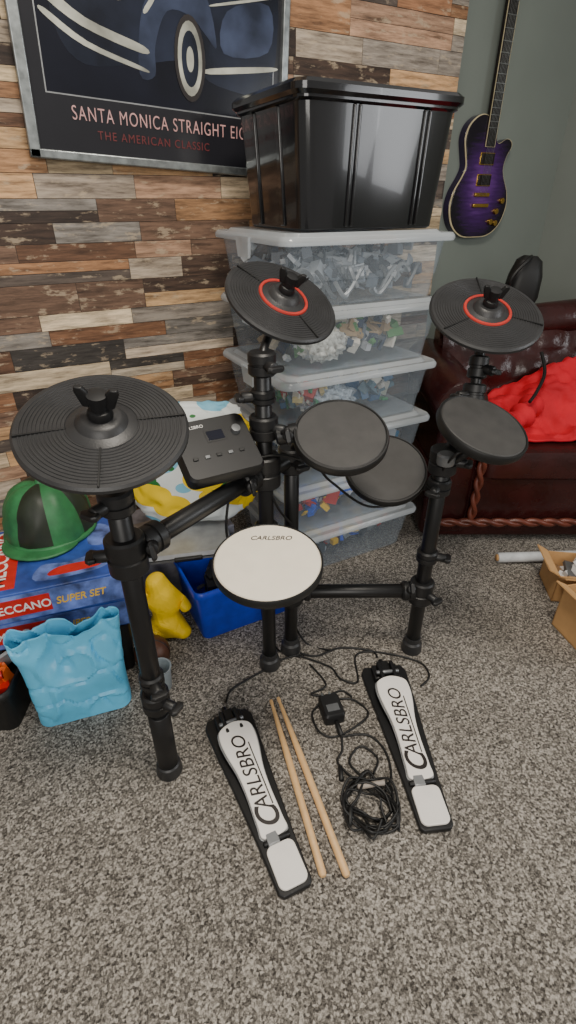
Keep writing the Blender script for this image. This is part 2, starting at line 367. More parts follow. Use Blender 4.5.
pp('fender',[(.29,.2),(.31,.33),(.38,.40),(.47,.38),(.5,.28),(.47,.3),(.43,.33),(.37,.33),(.335,.26),(.33,.2)],.0137,'carlight')
pp('fender_shine',[(.32,.32),(.38,.385),(.46,.37),(.45,.376),(.38,.391),(.315,.33)],.0141,'carcream')
pp('bumper',[(.075,.315),(.16,.27),(.3,.240),(.305,.255),(.17,.287),(.08,.335)],.0143,'carcream')
pp('bumper_low',[(.075,.28),(.16,.235),(.3,.205),(.3,.213),(.17,.244),(.08,.290)],.0143,'carcream')
pp('running_board',[(.48,.222),(.66,.25),(.66,.260),(.48,.234)],.0143,'carcream')
pp('door_line',[(.5,.36),(.66,.40),(.66,.404),(.5,.365)],.0143,'carcream')
pp('door',[(.52,.27),(.65,.29),(.65,.385),(.53,.355)],.0140,'carlight')
pp('grille',[(.1,.36),(.19,.33),(.2,.45),(.12,.47)],.0143,'carlight')
for k in range(6): pp('grille_bar',[(.112+.014*k,.36),(.116+.014*k,.36),(.12+.014*k,.45),(.116+.014*k,.45)],.0148,'carcream')
for nm,sx,sy,m_,z_ in [('tyre',.042,.088,'ebony',.0149),('whitewall',.033,.076,'carcream',.0154),('wheel_disc',.023,.057,'carblue',.0159),('hub',.010,.026,'carcream',.0164)]:
    poly(nm,[(.425+sx*math.cos(i*.2618),.245+sy*math.sin(i*.2618)) for i in range(24)],.0004,m_,pf,T(0,0,z_))
pp('headlamp',[(.22,.35),(.25,.33),(.28,.35),(.28,.39),(.25,.41),(.22,.39)],.0149,'carcream')
text('title','SANTA MONICA STRAIGHT EIGHT',.042,'textpink',pf,T(.112,.088,.0135),bold=-.0002,xs=.70,spacing=1.16)
text('subtitle','THE AMERICAN CLASSIC',.026,'textred',pf,T(.17,.052,.0135),xs=.9,spacing=1.2)
# ---------------------------------------------------------------- guitar
gt=group('electric_guitar',1.955,1.935,.955,0,'r'); gt.rotation_euler=(R(90),0,0)
out=smoothpoly([(0,0),(.08,.006),(.14,.045),(.167,.11),(.157,.17),(.122,.225),(.108,.26),(.115,.30),(.136,.335),(.128,.355),(.1,.362),(.06,.345),(.04,.36),(.03,.40),(-.028,.435),(-.075,.432),(-.118,.40),(-.133,.355),(-.12,.305),(-.108,.26),(-.122,.225),(-.157,.17),(-.167,.11),(-.14,.045),(-.08,.006)],5)
poly('body',out,.037,'purple',gt,T(0,0,-.02),bevel=.003)
poly('binding',out,.005,'cream',gt,T(0,0,.0175),bevel=.001)
poly('top',[(x*.965,.004+y*.985) for x,y in out],.004,'burst',gt,T(0,0,.0215),bevel=.002)
box('neck',(-.026,.33,.012),(.026,.96,.034),'ebony',gt,bevel=.004)
box('neck_binding',(-.0268,.33,.030),(.0268,.96,.0325),'cream',gt,bevel=0)
for k in range(18): 
    y=.96-.62*(1-2**(-k/12))/(1-2**(-20/12))
    box('fret',(-.026,y-.001,.033),(.026,y+.001,.0355),'silver',gt,bevel=0)
poly('headstock',[(-.026,.96),(.026,.96),(.042,.99),(.036,1.1),(.018,1.12),(0,1.105),(-.018,1.12),(-.036,1.1),(-.042,.99)],.015,'ebony',gt,T(0,0,.01),bevel=.002)
for s in (-1,1):
    for k in range(3): lathe('tuner',[(0,-.004),(.006,-.004),(.008,.004),(0,.006)],'gold',gt,T(s*.048,1.0+.035*k,.017),16)
for y in (.215,.29): box('pickup',(-.036,y-.018,.024),(.036,y+.018,.034),'ebony',gt,bevel=.003); box('pickup_frame',(-.04,y-.022,.024),(.04,y+.022,.029),'gold',gt,bevel=.002)
box('bridge',(-.042,.155,.024),(.042,.17,.036),'gold',gt,bevel=.003); box('tailpiece',(-.045,.115,.024),(.045,.13,.038),'gold',gt,bevel=.004)
for x,y in [(.10,.10),(.125,.14),(.075,.06),(.105,.055)]: lathe('knob',[(0,0),(.012,0),(.011,.012),(0,.013)],'gold',gt,T(x,y,.025),20)
for k in range(6): 
    x=-.0175+.007*k; rod('string',(x*1.1,.16,.037),(x,.96,.036),.0006,'silver',gt,seg=6)
rod('wall_hook',(0,1.0,-.014),(0,1.0,.05),.006,'black',gt)
# ---------------------------------------------------------------- drum kit
kit=group('electronic_drum_kit')
pL=(-.266,.693);pC=(-.05,1.0);p2=(.008,1.057);pR=(.352,1.06)
def foot(x,y): lathe('rubber_foot',[(0,0),(.027,0),(.029,.006),(.026,.03),(.021,.035),(.021,.05),(0,.05)],'rubber',kit,T(x,y,0),28)
def clamp(c,axis=(0,0,1),kn=(1,0,0),r=.029,l=.05):
    c=Vector(c); ax=Vector(axis).normalized(); kn=Vector(kn).normalized()
    A,_=axisM(c-ax*l/2,c+ax*l/2)
    lathe('clamp_collar',[(0,0),(r-.004,0),(r,.004),(r,l*.42),(r-.003,l*.45),(r-.003,l*.55),(r,l*.58),(r,l-.004),(r-.004,l),(0,l)],'blackpl',kit,A,28)
    e=c+kn*(r+.02); rod('clamp_bolt',c,e,.011,'blackpl',kit,seg=16)
    s=kn.cross(ax).normalized(); Q=Matrix.Translation(e)@Matrix((s,ax,kn)).transposed().to_4x4()
    loft('wing_knob',[(-.004,.03,.01,.004),(.006,.036,.012,.005),(.012,.024,.009,.004)],'blackpl',kit,Q,bevel=.001)
for n_,(x,y),h,r in [('upright_tube',pL,.71,.0185),('upright_tube',pC,.84,.0175),('upright_tube',p2,.62,.0175),('upright_tube',pR,.625,.0185)]:
    foot(x,y); rod(n_,(x,y,.03),(x,y,h),r,'black',kit)
rod('lower_leg_sleeve',(*pL,.03),(*pL,.20),.0225,'blackpl',kit)
clamp((*pL,.24),(0,0,1),(1,-.5,0),.028,.05); clamp((*pL,.30),(0,0,1),(.6,-1,0),.024,.03)
clamp((*pL,.60),(0,0,1),(-1,-.2,0),.033,.07); clamp((*pL,.70),(0,0,1),(-.6,-1,0),.028,.04)
def lerp(a,b,t): return tuple(a[i]+(b[i]-a[i])*t for i in range(3))
A_=(pL[0],pL[1],.60);B_=(pC[0],pC[1],.60); dAB=Vector(B_)-Vector(A_)
rod('cross_bar',A_,B_,.0185,'black',kit)
for t in (.14,.84): clamp(lerp(A_,B_,t),dAB,(.3,-1,.2),.028,.045)
clamp((*pC,.60),(0,0,1),(-1,-.4,0),.034,.075); clamp((*pC,.70),(0,0,1),(1,-.5,0),.030,.05); clamp((*pC,.83),(0,0,1),(.6,-1,0),.028,.045)
clamp((pC[0],pC[1],.765),(0,0,1),(-1,-.3,0),.025,.03)
rod('cross_bar',(*pC,.60),(p2[0]+.02,p2[1]+.015,.60),.0185,'black',kit); clamp((*p2,.60),(0,0,1),(.5,-1,0),.030,.06)
rod('cross_bar',(*p2,.215),(*pR,.215),.0185,'black',kit); clamp((*p2,.215),(0,0,1),(-.6,-1,0),.031,.07); clamp((*pR,.215),(0,0,1),(.7,-1,0),.031,.07)
for t in (.1,.9): clamp(lerp((*p2,.215),(*pR,.215),t),(1,0,0),(0,-.7,.7),.026,.035)
clamp((*pR,.33),(0,0,1),(1,-.3,0),.026,.035)
clamp((*pR,.595),(0,0,1),(1,-.4,0),.032,.06)
def dM(x,y,z,t,ro):
    n=Vector((math.sin(R(ro)),-math.sin(R(t)),math.cos(R(t)))).normalized()
    X=(Vector((1,0,0))-n*n.x).normalized(); Y=n.cross(X)
    return Matrix.Translation((x,y,z))@Matrix((X,Y,n)).transposed().to_4x4(), n
def cymbal(x,y,z,rad,t,ro,ring,seams,ns=1.0):
    Q,n=dM(x,y,z,t,ro); g=kit
    prof=[(0,.021),(.024*ns,.021),(.029*ns,.018),(.034*ns,.010),(.041*ns,.0075)]
    r=.046*ns if not ring else .056
    while r<rad-.008:
        zb=.0072-.006*(r/rad)
        prof+=[(r,zb),(r+.0006,zb+.0011),(r+.0022,zb+.0011),(r+.0028,zb-.0002)]; r+=.0056
    prof+=[(rad-.004,.0015),(rad,-.002),(rad,-.008),(rad-.006,-.011),(.03,-.012),(.02,-.02),(0,-.02)]
    lathe('cymbal_pad',prof,'rubber',kit,Q,96,30)
    if ring: lathe('red_ring',[(.046,.0072),(.047,.0090),(.0518,.0088),(.053,.006)],'red',kit,Q,64)
    for s in seams:
        box('cymbal_seam',(.05,-.0013,.000),(rad-.004,.0013,.0078),'rim',kit,Q@Rm(s,'Z')@Rm(1.2,'Y'),bevel=.0004)
    Qn=Q@T(0,0,.02)@Matrix.Scale(ns*1.2,4)@T(0,0,-.02)
    lathe('cymbal_felt',[(0,.02),(.013,.02),(.014,.024),(.012,.03),(.0095,.031),(.0095,.04),(.011,.041),(.011,.05),(0,.052)],'blackpl',kit,Qn,24)
    for s in (-1,1):
        loft('wing_nut',[(0,.012,.007,.003,0,0),(.018,.014,.007,.003,s*.005,0),(.024,.008,.006,.0025,s*.007,0)],'blackpl',kit,Qn@T(s*.011,0,.034),bevel=.001)
    return Vector((x,y,z))-n*.02,n
def pad(x,y,z,rad,t,ro,head,lip=.0085):
    Q,n=dM(x,y,z,t,ro)
    lathe('pad_shell',[(0,-.042),(.028,-.042),(.032,-.034),(rad*.78,-.026),(rad-.004,-.02),(rad,-.014),(rad,.0),(rad-.002,.003),(rad-lip+.0015,.003),(rad-lip,.001),(0,.001)],'rim',kit,Q,72)
    lathe('pad_head',[(rad-lip,.001),(rad-lip-.0025,.0032),(0,.0034)],head,kit,Q,72)
    return Q,Vector((x,y,z))-n*.042,n
c1,n1=cymbal(-.275,.72,.812,.126,20,8,False,[-80,-160,20],1.12)
rod('cymbal_rod',(pL[0],pL[1],.68),c1,.009,'black',kit); rod('cymbal_sleeve',Vector(c1)-Vector((0,-.003,.045)),c1,.014,'blackpl',kit)
c2,n2=cymbal(-.011,1.12,.926,.119,26,22,True,[150,-50,60])
tube('cymbal_boom',[(pC[0],pC[1],.82),(pC[0]+.004,pC[1]+.02,.855),(c2.x-.01,c2.y-.01,c2.z-.03),tuple(c2)],.009,'black',kit)
c3,n3=cymbal(.4376,1.2,.887,.125,27,2,True,[-20,-150,90])
tube('cymbal_boom',[(pR[0],pR[1],.60),(.375,1.085,.63),(.42,1.14,.69),(.432,1.175,.78),tuple(c3)],.0125,'black',kit)
clamp((.425,1.15,.72),(.1,.3,1),(-1,-.4,0),.026,.045); clamp((.431,1.17,.775),(.1,.3,1),(.7,-1,0),.022,.05)
Qs,b1,m1=pad(-.038,.777,.523,.104,8,0,'whitehead',.0040)
text('pad_logo','CARLSBRO',.0165,'ebony',kit,Qs@T(-.036,.054,.0036),shear=.25,bold=0,ext=.0003)
tube('pad_arm',[tuple(b1),(-.045,.80,.455),(-.05,.88,.44),(-.05,1.0,.44)],.0095,'black',kit); clamp((*pC,.44),(0,0,1),(-1,-.2,0),.027,.05)
clamp(tuple(b1+Vector((0,0,-.008))),(0,0,1),(-1,-.3,0),.018,.03)
_,b2,_=pad(.106,.961,.70,.096,25,0,'pad',.006)
tube('pad_arm',[tuple(b2),(.08,.985,.645),(.03,1.03,.66),(p2[0],p2[1],.61)],.0095,'black',kit)
clamp((.0,.985,.69),(1,0,.2),(0,-1,.3),.02,.05); tube('pad_arm',[(pC[0],pC[1],.70),(0,.985,.69),(.07,.99,.67),tuple(b2)],.0095,'black',kit)
_,b3,_=pad(.2375,1.124,.544,.1,30,0,'pad',.006)
tube('pad_arm',[tuple(b3),(.26,1.13,.49),(.32,1.09,.51),(pR[0],pR[1],.53)],.0095,'black',kit); clamp((*pR,.53),(0,0,1),(-.6,-1,0),.027,.04)
_,b4,_=pad(.416,1.034,.688,.101,18,13,'pad',.006)
tube('pad_arm',[tuple(b4),(.39,1.035,.625),(.37,1.05,.60),(pR[0],pR[1],.59)],.011,'black',kit)
lathe('grey_clamp',[(0,0),(.018,0),(.02,.004),(.02,.022),(.016,.026),(0,.026)],'grey',kit,T(pR[0]-.005,pR[1]-.03,.60),24)
Qm=Matrix.Translation((-.142,.935,.678))@Rm(30,'Z')@Rm(33,'X')
loft('module_body',[(-.022,.145,.125,.012),(-.014,.158,.138,.016),(.010,.158,.138,.016),(.016,.15,.13,.014)],'blackpl',kit,Qm)
box('module_screen',(-.012,.012,.016),(.022,.034,.0172),'posterblue',kit,Qm,bevel=.0005); box('module_screen_bezel',(-.016,.008,.0155),(.026,.038,.0166),'rim',kit,Qm,bevel=.0005)
for k in range(5): box('module_button',(-.058+.024*k,-.026,.016),(-.048+.024*k,-.019,.0185),'grey' if k%2 else 'rim',kit,Qm,bevel=.001)
for x in (.048,): lathe('module_knob',[(0,.016),(.010,.016),(.009,.026),(0,.027)],'grey',kit,Qm@T(x,.024,0),20)
text('module_logo','CARLSBRO',.010,'white',kit,Qm@T(-.06,.046,.0162),ext=.0002)
box('module_bracket',(-.02,-.03,-.075),(.02,.03,-.02),'black',kit,Qm)
tube('kit_cable',[(-.05,.99,.58),(-.02,1.0,.5),(.02,1.03,.42),(.03,1.07,.3),(.01,1.09,.12),(.05,1.08,.006),(.12,1.05,.004)],.0028,'rim',kit)
tube('kit_cable',[(-.1,.95,.64),(-.02,.99,.64),(.06,1.02,.6),(.1,1.06,.54),(.2,1.1,.45),(.3,1.09,.48),(.34,1.07,.56)],.003,'rim',kit)
tube('kit_cable',[(-.11,.93,.63),(-.13,.91,.5),(-.1,.92,.38),(-.07,.99,.3),(-.065,1.02,.15),(-.03,1.05,.01),(.034,1.026,.004)],.0028,'rim',kit)
tube('kit_cable',[(.35,1.05,.56),(.345,1.02,.6),(.36,1.0,.64),(.4,1.02,.645)],.003,'rim',kit)
tube('pedal_cable',[(-.158,.875,.004),(-.15,.91,.004),(-.11,.945,.004),(-.07,.975,.004),(-.02,1.015,.004),(.034,1.035,.004)],.0028,'rim',kit)
tube('pedal_cable',[(.25,1.025,.004),(.235,1.05,.004),(.15,1.06,.004),(.08,1.03,.004),(.034,1.04,.004)],.0028,'rim',kit)
tube('pedal_cable',[(.034,1.03,.004),(.115,.99,.004),(.14,.95,.004),(.185,.94,.004),(.19,1.03,.004),(.25,1.045,.004),(.36,1.01,.004),(.38,.96,.004),(.35,.925,.004)],.0026,'rim',kit)
tube('pedal_cable',[(.06,1.0,.004),(.10,.93,.004),(.06,.9,.004),(.1,.895,.004),(.14,.91,.004),(.165,.89,.004)],.0026,'rim',kit)
# ---------------------------------------------------------------- pedals
def pedal(name,heel,toe,wt,wh):
    hx,hy=heel; tx,ty=toe; L_=math.hypot(tx-hx,ty-hy); ang=math.degrees(math.atan2(ty-hy,tx-hx))-90
    g=group(name,hx,hy,0,ang)
    base=[(-wh/2+.008,0),(wh/2-.008,0),(wh/2,.008),(wh/2+.004,.1),(wh/2+.012,.22),(wt/2-.004,L_-.09),(wt/2,L_-.02),(wt/2-.01,L_),(-wt/2+.01,L_),(-wt/2,L_-.02),(-wt/2+.004,L_-.09),(-wh/2-.012,.22),(-wh/2-.004,.1),(-wh/2,.008)]
    poly('base_plate',base,.012,'blackpl',g,T(0,0,.001),bevel=.003)
    Qb=T(0,.105,.017)@Rm(5.5,'X')
    b=smoothpoly([(-.024,0),(.024,0),(.027,.03),(.026,.09),(.029,.14),(.038,.19),(.041,.225),(.034,.25),(0,.262),(-.034,.25),(-.041,.225),(-.038,.19),(-.029,.14),(-.026,.09),(-.027,.03)],5)
    poly('foot_board',b,.007,'whitepl',g,Qb,bevel=.002)
    poly('board_edge',[(x*1.08,y*1.01-.001) for x,y in b],.004,'silverpl',g,Qb@T(0,0,-.0045),bevel=.001)
    hp=rr(wh-.010,.082,.014); poly('heel_plate',[(x,y+.048) for x,y in hp],.007,'whitepl',g,T(0,0,.0135),bevel=.002)
    rod('hinge',(-wh/2+.006,.097,.017),(wh/2-.006,.097,.017),.0055,'blackpl',g,seg=14)
    box('hinge_plate',(-.020,.088,.013),(.004,.116,.0245),'silverpl',g,bevel=.002)
    text('board_logo','C',.064,'ebony',g,Qb@T(.021,.010,.0075)@Rm(90,'Z'),shear=.3,bold=.0010,xs=.95)
    text('board_logo_rest','ARLSBRO',.044,'ebony',g,Qb@T(.012,.049,.0075)@Rm(90,'Z'),shear=.22,bold=0,xs=.94)
    box('logo_stripe',(.0165,.055,.0070),(.0190,.20,.0078),'ebony',g,Qb,bevel=0)
    box('toe_block',(-.034,L_-.055,.013),(.034,L_-.008,.03),'blackpl',g,bevel=.004)
    box('toe_bracket',(-.022,L_-.075,.028),(-.012,L_-.012,.048),'blackpl',g,bevel=.003); box('toe_bracket_2',(.012,L_-.075,.028),(.022,L_-.012,.048),'blackpl',g,bevel=.003)
    rod('toe_axle',(-.03,L_-.045,.042),(.03,L_-.045,.042),.005,'grey',g,seg=14)
    box('sensor_housing',(-.012,L_-.05,.028),(.012,L_-.005,.04),'rim',g,bevel=.003)
    rod('jack',(0,L_-.01,.02),(0,L_+.02,.014),.006,'rim',g,seg=14)
    return g
pedal('drum_pedal',(.0175,.4500),(-.153,.8305),.118,.068); pedal('drum_pedal',(.303,.558),(.2555,.985),.122,.072)
def stick(a,b):
    g=group('drumstick',a[0],a[1],.0,math.degrees(math.atan2(b[1]-a[1],b[0]-a[0]))-90); L_=math.hypot(b[0]-a[0],b[1]-a[1])
    lathe('shaft',[(0,0),(.005,.001),(.0075,.006),(.0078,L_*.6),(.0045,L_*.93),(.0032,L_*.955),(.0048,L_*.975),(.004,L_*.995),(0,L_)],'wood',g,T(0,0,.0082)@Rm(-90,'X'),20)
stick((.067,.475),(-.044,.878)); stick((.112,.475),(-.026,.886))
cb=group('power_adapter_cable')
QA=T(.108,.845,.001)@Rm(14,'Z')
loft('adapter_body',[(0,.052,.068,.008),(.026,.052,.068,.008),(.032,.044,.06,.006)],'blackpl',cb,QA)
box('adapter_label',(-.015,-.02,.032),(.015,.0,.0335),'grey',cb,QA,bevel=0)
for s in (-1,1): box('adapter_pin',(s*.010-.0025,.034,.008),(s*.010+.0025,.05,.016),'silver',cb,QA,bevel=0)
rod('adapter_neck',(.118,.81,.012),(.128,.775,.008),.006,'rim',cb,seg=12)
def squig(seed,c,rad,n,z=.004,turns=4):
    random.seed(seed); pts=[]
    for i in range(n):
        a=i/n*turns*2*math.pi; r_=rad*random.uniform(.5,1.15); pts.append((c[0]+r_*math.cos(a)*.95,c[1]+r_*math.sin(a),z+.006*(i%3)))
    return pts
tube('cable_coil',[(.128,.775,.008),(.126,.74,.004),(.118,.70,.004)]+squig(3,(.178,.615),.062,40,.004,5)+[(.235,.62,.004),(.225,.56,.004)],.0027,'rim',cb,n=6)
tube('cable_coil',squig(5,(.168,.595),.055,24,.012,3),.0027,'rim',cb,n=6)
tube('cable_run',[(.13,.775,.006),(.19,.78,.004),(.225,.74,.004),(.23,.68,.004),(.21,.64,.01)],.0027,'rim',cb)
tube('cable_run',[(.085,.87,.006),(.06,.84,.004),(.075,.79,.004),(.11,.775,.004),(.16,.80,.004),(.20,.84,.004),(.17,.88,.004),(.13,.885,.004)],.0026,'rim',cb)
tube('cable_run',[(.17,.67,.006),(.14,.71,.004),(.17,.75,.004),(.205,.72,.004),(.19,.68,.008)],.0026,'rim',cb)
rod('dc_plug',(.118,.70,.006),(.118,.665,.006),.0055,'rim',cb,seg=12); rod('dc_plug',(.13,.60,.02),(.125,.565,.012),.0055,'rim',cb,seg=12)
rod('cable_tie',(.15,.645,.016),(.21,.655,.016),.006,'tan',cb,seg=12)
# ---------------------------------------------------------------- armchair
ch=group('leather_armchair',.48,1.60,0)
CW,CD=.95,.55
loft('base',[(.02,CW-.04,CD-.03,.03),(.05,CW-.02,CD-.02,.03),(.30,CW-.03,CD-.03,.03)],'leather',ch,T(CW/2,CD/2,0),bevel=.006)
for x in (.06,CW-.06):
    for y in (.06,CD-.06): lathe('foot',[(0,0),(.022,0),(.026,.015),(.02,.03),(0,.03)],'ebony',ch,T(x,y,0),20)
loft('seat_cushion',[(.26,CW-.42,CD-.12,.04),(.27,CW-.38,CD-.1,.05),(.33,CW-.37,CD-.09,.05),(.365,CW-.39,CD-.11,.05),(.375,CW-.46,CD-.2,.05)],'leather',ch,T(CW/2,CD/2-.055,0))
for x0 in (0,CW):
    s=1 if x0==0 else -1
    loft('arm_panel',[(.04,.16,CD-.01,.025),(.50,.15,CD-.01,.025)],'leather',ch,T(x0+s*.10,CD/2,0),bevel=.01)
    rod('arm_roll',(x0+s*.085,-.005,.525),(x0+s*.085,CD,.54),.085,'leather',ch,seg=36,ch=.02)
    lathe('arm_scroll_button',[(0,.01),(.02,.008),(.05,.004),(.08,0)],'leather',ch,T(x0+s*.085,-.005,.525)@Rm(90,'X'),28)
    for ph in (0,1):
        tube('rope_trim',[(x0+s*(.185+.008*math.sin(i*.9+ph*math.pi)),-.008+.006*math.cos(i*.9+ph*math.pi),.10+.017*i) for i in range(23)],.009,'rope',ch,n=3,seg=8)
for ph in (0,1):
    tube('rope_trim',[(.02+.0175*i,-.014+.006*math.cos(i*.9+ph*math.pi),.095+.008*math.sin(i*.9+ph*math.pi)) for i in range(53)],.010,'rope',ch,n=3,seg=8)
bm=bmesh.new()
nx,nz=40,24; V=[]
for j in range(nz+1):
    row=[]
    for i in range(nx+1):
        u=i/nx; w=j/nz; x=.10+u*(CW-.13); z=.28+w*.43; b_=.02*abs(math.sin(u*6*math.pi+ (j//6)*1.57))*abs(math.sin(w*4*math.pi))+.02*math.sin(w*math.pi)
        row.append(bm.verts.new((x,CD-.20-b_+.08*w*w,z)))
    V.append(row)
for j in range(nz):
    for i in range(nx): bm.faces.new((V[j][i],V[j][i+1],V[j+1][i+1],V[j+1][i]))
fin('back_buttoned',bm,'leather',ch,None,180)
box('back_panel',(.10,CD-.14,.1),(CW-.03,CD-.01,.69),'leather',ch,bevel=.03)
rod('back_roll',(.10,CD-.09,.67),(CW-.02,CD-.09,.75),.058,'leather',ch,seg=32,ch=.03,r2=.068)
def drape(name,x0,x1,y0,y1,hf,m,parent,n=90,thick=.008):
    bm=bmesh.new(); V=[]
    for j in range(n+1):
        row=[]
        for i in range(n+1):
            u=i/n;w=j/n
            e=.035*noise.noise(Vector((u*3,w*3,5)))+.015*noise.noise(Vector((u*9,w*9,2)))
            x=x0+(x1-x0)*u+e; y=y0+(y1-y0)*w+.8*e; row.append(bm.verts.new((x,y,hf(x,y,u,w))))
        V.append(row)
    for j in range(n):
        for i in range(n): bm.faces.new((V[j][i],V[j][i+1],V[j+1][i+1],V[j+1][i]))
    return fin(name,bm,m,parent,None,180,solid=thick)
jk=group('red_jacket',.48,1.60,0)
def fold(x,y):
    q=x*.8+y*.6
    return .055*noise.noise(Vector((x*6,y*8,1)))+.050*(.35-abs(noise.noise(Vector((q*17,(y-x)*5,3)))))+.010*noise.noise(Vector((x*34,y*24,6)))
def hj(x,y,u,w):
    base=.394+.22*max(0,min(1,(w-.2)/.8))**1.2*(.35+.65*min(1,u*1.5))
    edge=min(u,1-u,w,1-w); base-= .03*max(0,1-edge/.08)
    return max(.387,base+fold(x,y)+.03*math.exp(-((u-.6)/.2)**2)*w)
drape('jacket_body',.215,.76,.05,.33,hj,'redcloth',jk)
tube('jacket_sleeve',[(.40,.19,.47),(.33,.10,.46),(.27,.06,.44),(.235,.045,.43)],lambda t:.036+.007*math.sin(t*24)-.004*math.sin(t*51),'redcloth',jk,n=10,seg=18)
tube('jacket_cuff',[(.245,.045,.432),(.225,.043,.428)],.037,'rim',jk,n=2,seg=18)
tube('jacket_zip',[(.33,.07,.52),(.37,.12,.54),(.42,.2,.58),(.43,.28,.63)],.006,'rim',jk,n=8,seg=8)
bb=group('black_backpack',.48,1.60,0)
loft('bag_body',[(.0,.11,.07,.03),(.03,.13,.085,.04),(.10,.12,.08,.038),(.15,.09,.06,.028),(.165,.05,.03,.014)],'rim',bb,T(.38,CD-.09,.763)@Rm(4,'Y'),capt=True)
tube('bag_strap',[(.33,CD-.13,.80),(.31,CD-.16,.86),(.36,CD-.15,.92),(.39,CD-.10,.925)],.007,'rim',bb)
# ---------------------------------------------------------------- right-hand clutter
cl=group('cling_film_roll'); 
lathe('roll',[(.010,0),(.018,0),(.018,.42),(.010,.42)],'clear',cl,T(.74,1.475,.0185)@Rm(88,'Y'),24); rod('core',(.735,1.475,.0188),(.745,1.475,.0188),.012,'cardboard',cl)
for nm,(x,y),s,rt in [('cardboard_box',(.895,1.09),(.16,.18,.15),12),('cardboard_box',(.95,1.32),(.2,.14,.10),-8)]:
    g=group(nm,x,y,0,rt); w,d,h=s
    bm=bmesh.new(); t=.004
    bmbox(bm,(-w/2,-d/2,0.001),(w/2,d/2,.005)); bmbox(bm,(-w/2,-d/2,.001),(-w/2+t,d/2,h)); bmbox(bm,(w/2-t,-d/2,.001),(w/2,d/2,h)); bmbox(bm,(-w/2,-d/2,.001),(w/2,-d/2+t,h)); bmbox(bm,(-w/2,d/2-t,.001),(w/2,d/2,h))
    bmbox(bm,(-w/2,0,0),(w/2,.05,t),T(0,-d/2,h)@Rm(150,'X')); bmbox(bm,(-.04,-d/2,0),(0,d/2,t),T(-w/2,0,h)@Rm(30,'Y'))
    fin('carton',bm,'cardboard',g,None,0)
    chunks('packing',(-w/2+.01,-d/2+.01,.02),(w/2-.01,d/2-.01,h-.01),40,[(200,200,200),(150,120,90),(90,90,90)],g,.02,.05)
# ---------------------------------------------------------------- left clutter
tb=group('toolbox',-.825,.862,0,4)
loft('case',[(.001,.33,.15,.02),(.11,.345,.165,.02),(.115,.352,.172,.02),(.135,.352,.172,.02)],'rim',tb,capt=False,solid=.005); box('tray',(-.16,-.07,.07),(.16,.07,.078),'blackpl',tb)
chunks('tools',(-.17,-.08,.08),(.172,.08,.155),110,[(236,90,20),(214,40,26),(60,60,62),(150,152,154),(240,110,30)],tb,.014,.042)
tube('tool_handle',[(.05,-.05,.135),(.10,-.045,.14),(.15,-.03,.142)],.010,'artred',tb,n=4,seg=12)
sb=group('storage_case',-.40,.985,0,18)
loft('case_body',[(.001,.22,.27,.02),(.155,.235,.28,.02),(.165,.24,.285,.02)],'blackpl',sb,T(-.125,.145,0)); box('case_latch',(-.15,-.001,.11),(-.10,.006,.15),'grey',sb)
for k,(z0,hh) in enumerate([(.167,.085),(.254,.085)]):
    g=group('construction_set_box',-.405+.006*k,.985-.004*k,z0,18+2*k)
    box('box_lid',(-.42,0,.001),(0,.29,hh),'artblue',g,bevel=.003)
    box('front_art',(-.418,-.0008,.006),(-.002,-.0001,hh-.006),'artlight',g,bevel=0)
    box('logo_plate',(-.305,-.0018,.020),(-.165,-.0008,.068),'artred',g,bevel=0)
    text('logo','MECCANO',.031,'white',g,T(-.300,-.0018,.032)@Rm(90,'X'),bold=.0005,xs=.88,ext=.0004)
    text('title_text','SUPER SET',.028,'artyellow',g,T(-.155,-.0012,.032)@Rm(90,'X'),shear=.2,bold=.0005,ext=.0004,xs=.86)
    if k==1:
        box('lid_plate',(-.315,.02,hh),(-.235,.27,hh+.0008),'artred',g,bevel=0)
        text('lid_logo','MECCANO',.054,'white',g,T(-.257,.03,hh+.001)@Rm(90,'Z'),bold=.0008,ext=.0003,xs=.92)
        poly('lid_vehicle',smoothpoly([(-.19,.03),(-.06,.03),(-.02,.06),(-.05,.10),(-.12,.085),(-.18,.09)],4),.0008,'artlight',g,T(0,0,hh))
        poly('lid_vehicle',smoothpoly([(-.16,.04),(-.05,.045),(-.06,.07),(-.14,.07)],4),.0008,'artred',g,T(0,0,hh+.0008))
        poly('lid_vehicle',smoothpoly([(-.07,.15),(-.02,.14),(-.015,.22),(-.06,.24)],4),.0008,'artlight',g,T(0,0,hh))
hz=.340
cap=group('jockey_cap',-.635,1.165,hz,25)
for k in range(8):
    bm=bmesh.new(); V=[]
    for j in range(13):
        ph=j/12*math.pi/2; row=[]
        for i in range(9):
            th=(k+i/8)*math.pi/4; rr_=.110*math.cos(ph)**.62 if j<12 else 0; puff=1+.05*math.sin(i/8*math.pi)
            wr=1+.05*noise.noise(Vector((math.cos(th)*4,math.sin(th)*4,ph*3)))-.04*abs(noise.noise(Vector((math.cos(th)*7,math.sin(th)*7,ph*6))))
            row.append(bm.verts.new((rr_*puff*wr*math.cos(th),rr_*puff*wr*math.sin(th),.002+.142*math.sin(ph)*(1+.02*math.sin(i/8*math.pi)*(j<12)))))
        V.append(row)
    for j in range(12):
        for i in range(8): bm.faces.new((V[j][i],V[j][i+1],V[j+1][i+1],V[j+1][i]))
    bmesh.ops.remove_doubles(bm,verts=bm.verts,dist=1e-5)
    fin('panel',bm,'dkgreen' if k in (1,2,5,7) else 'green',cap,None,180)
tube('brim_band',[(.111*math.cos(a*.3142),.111*math.sin(a*.3142),.008) for a in range(21)],.007,'green',cap,n=2)
lathe('button',[(0,.143),(.012,.143),(.008,.152),(0,.154)],'green',cap,None,16)
bm=bmesh.new(); V=[]
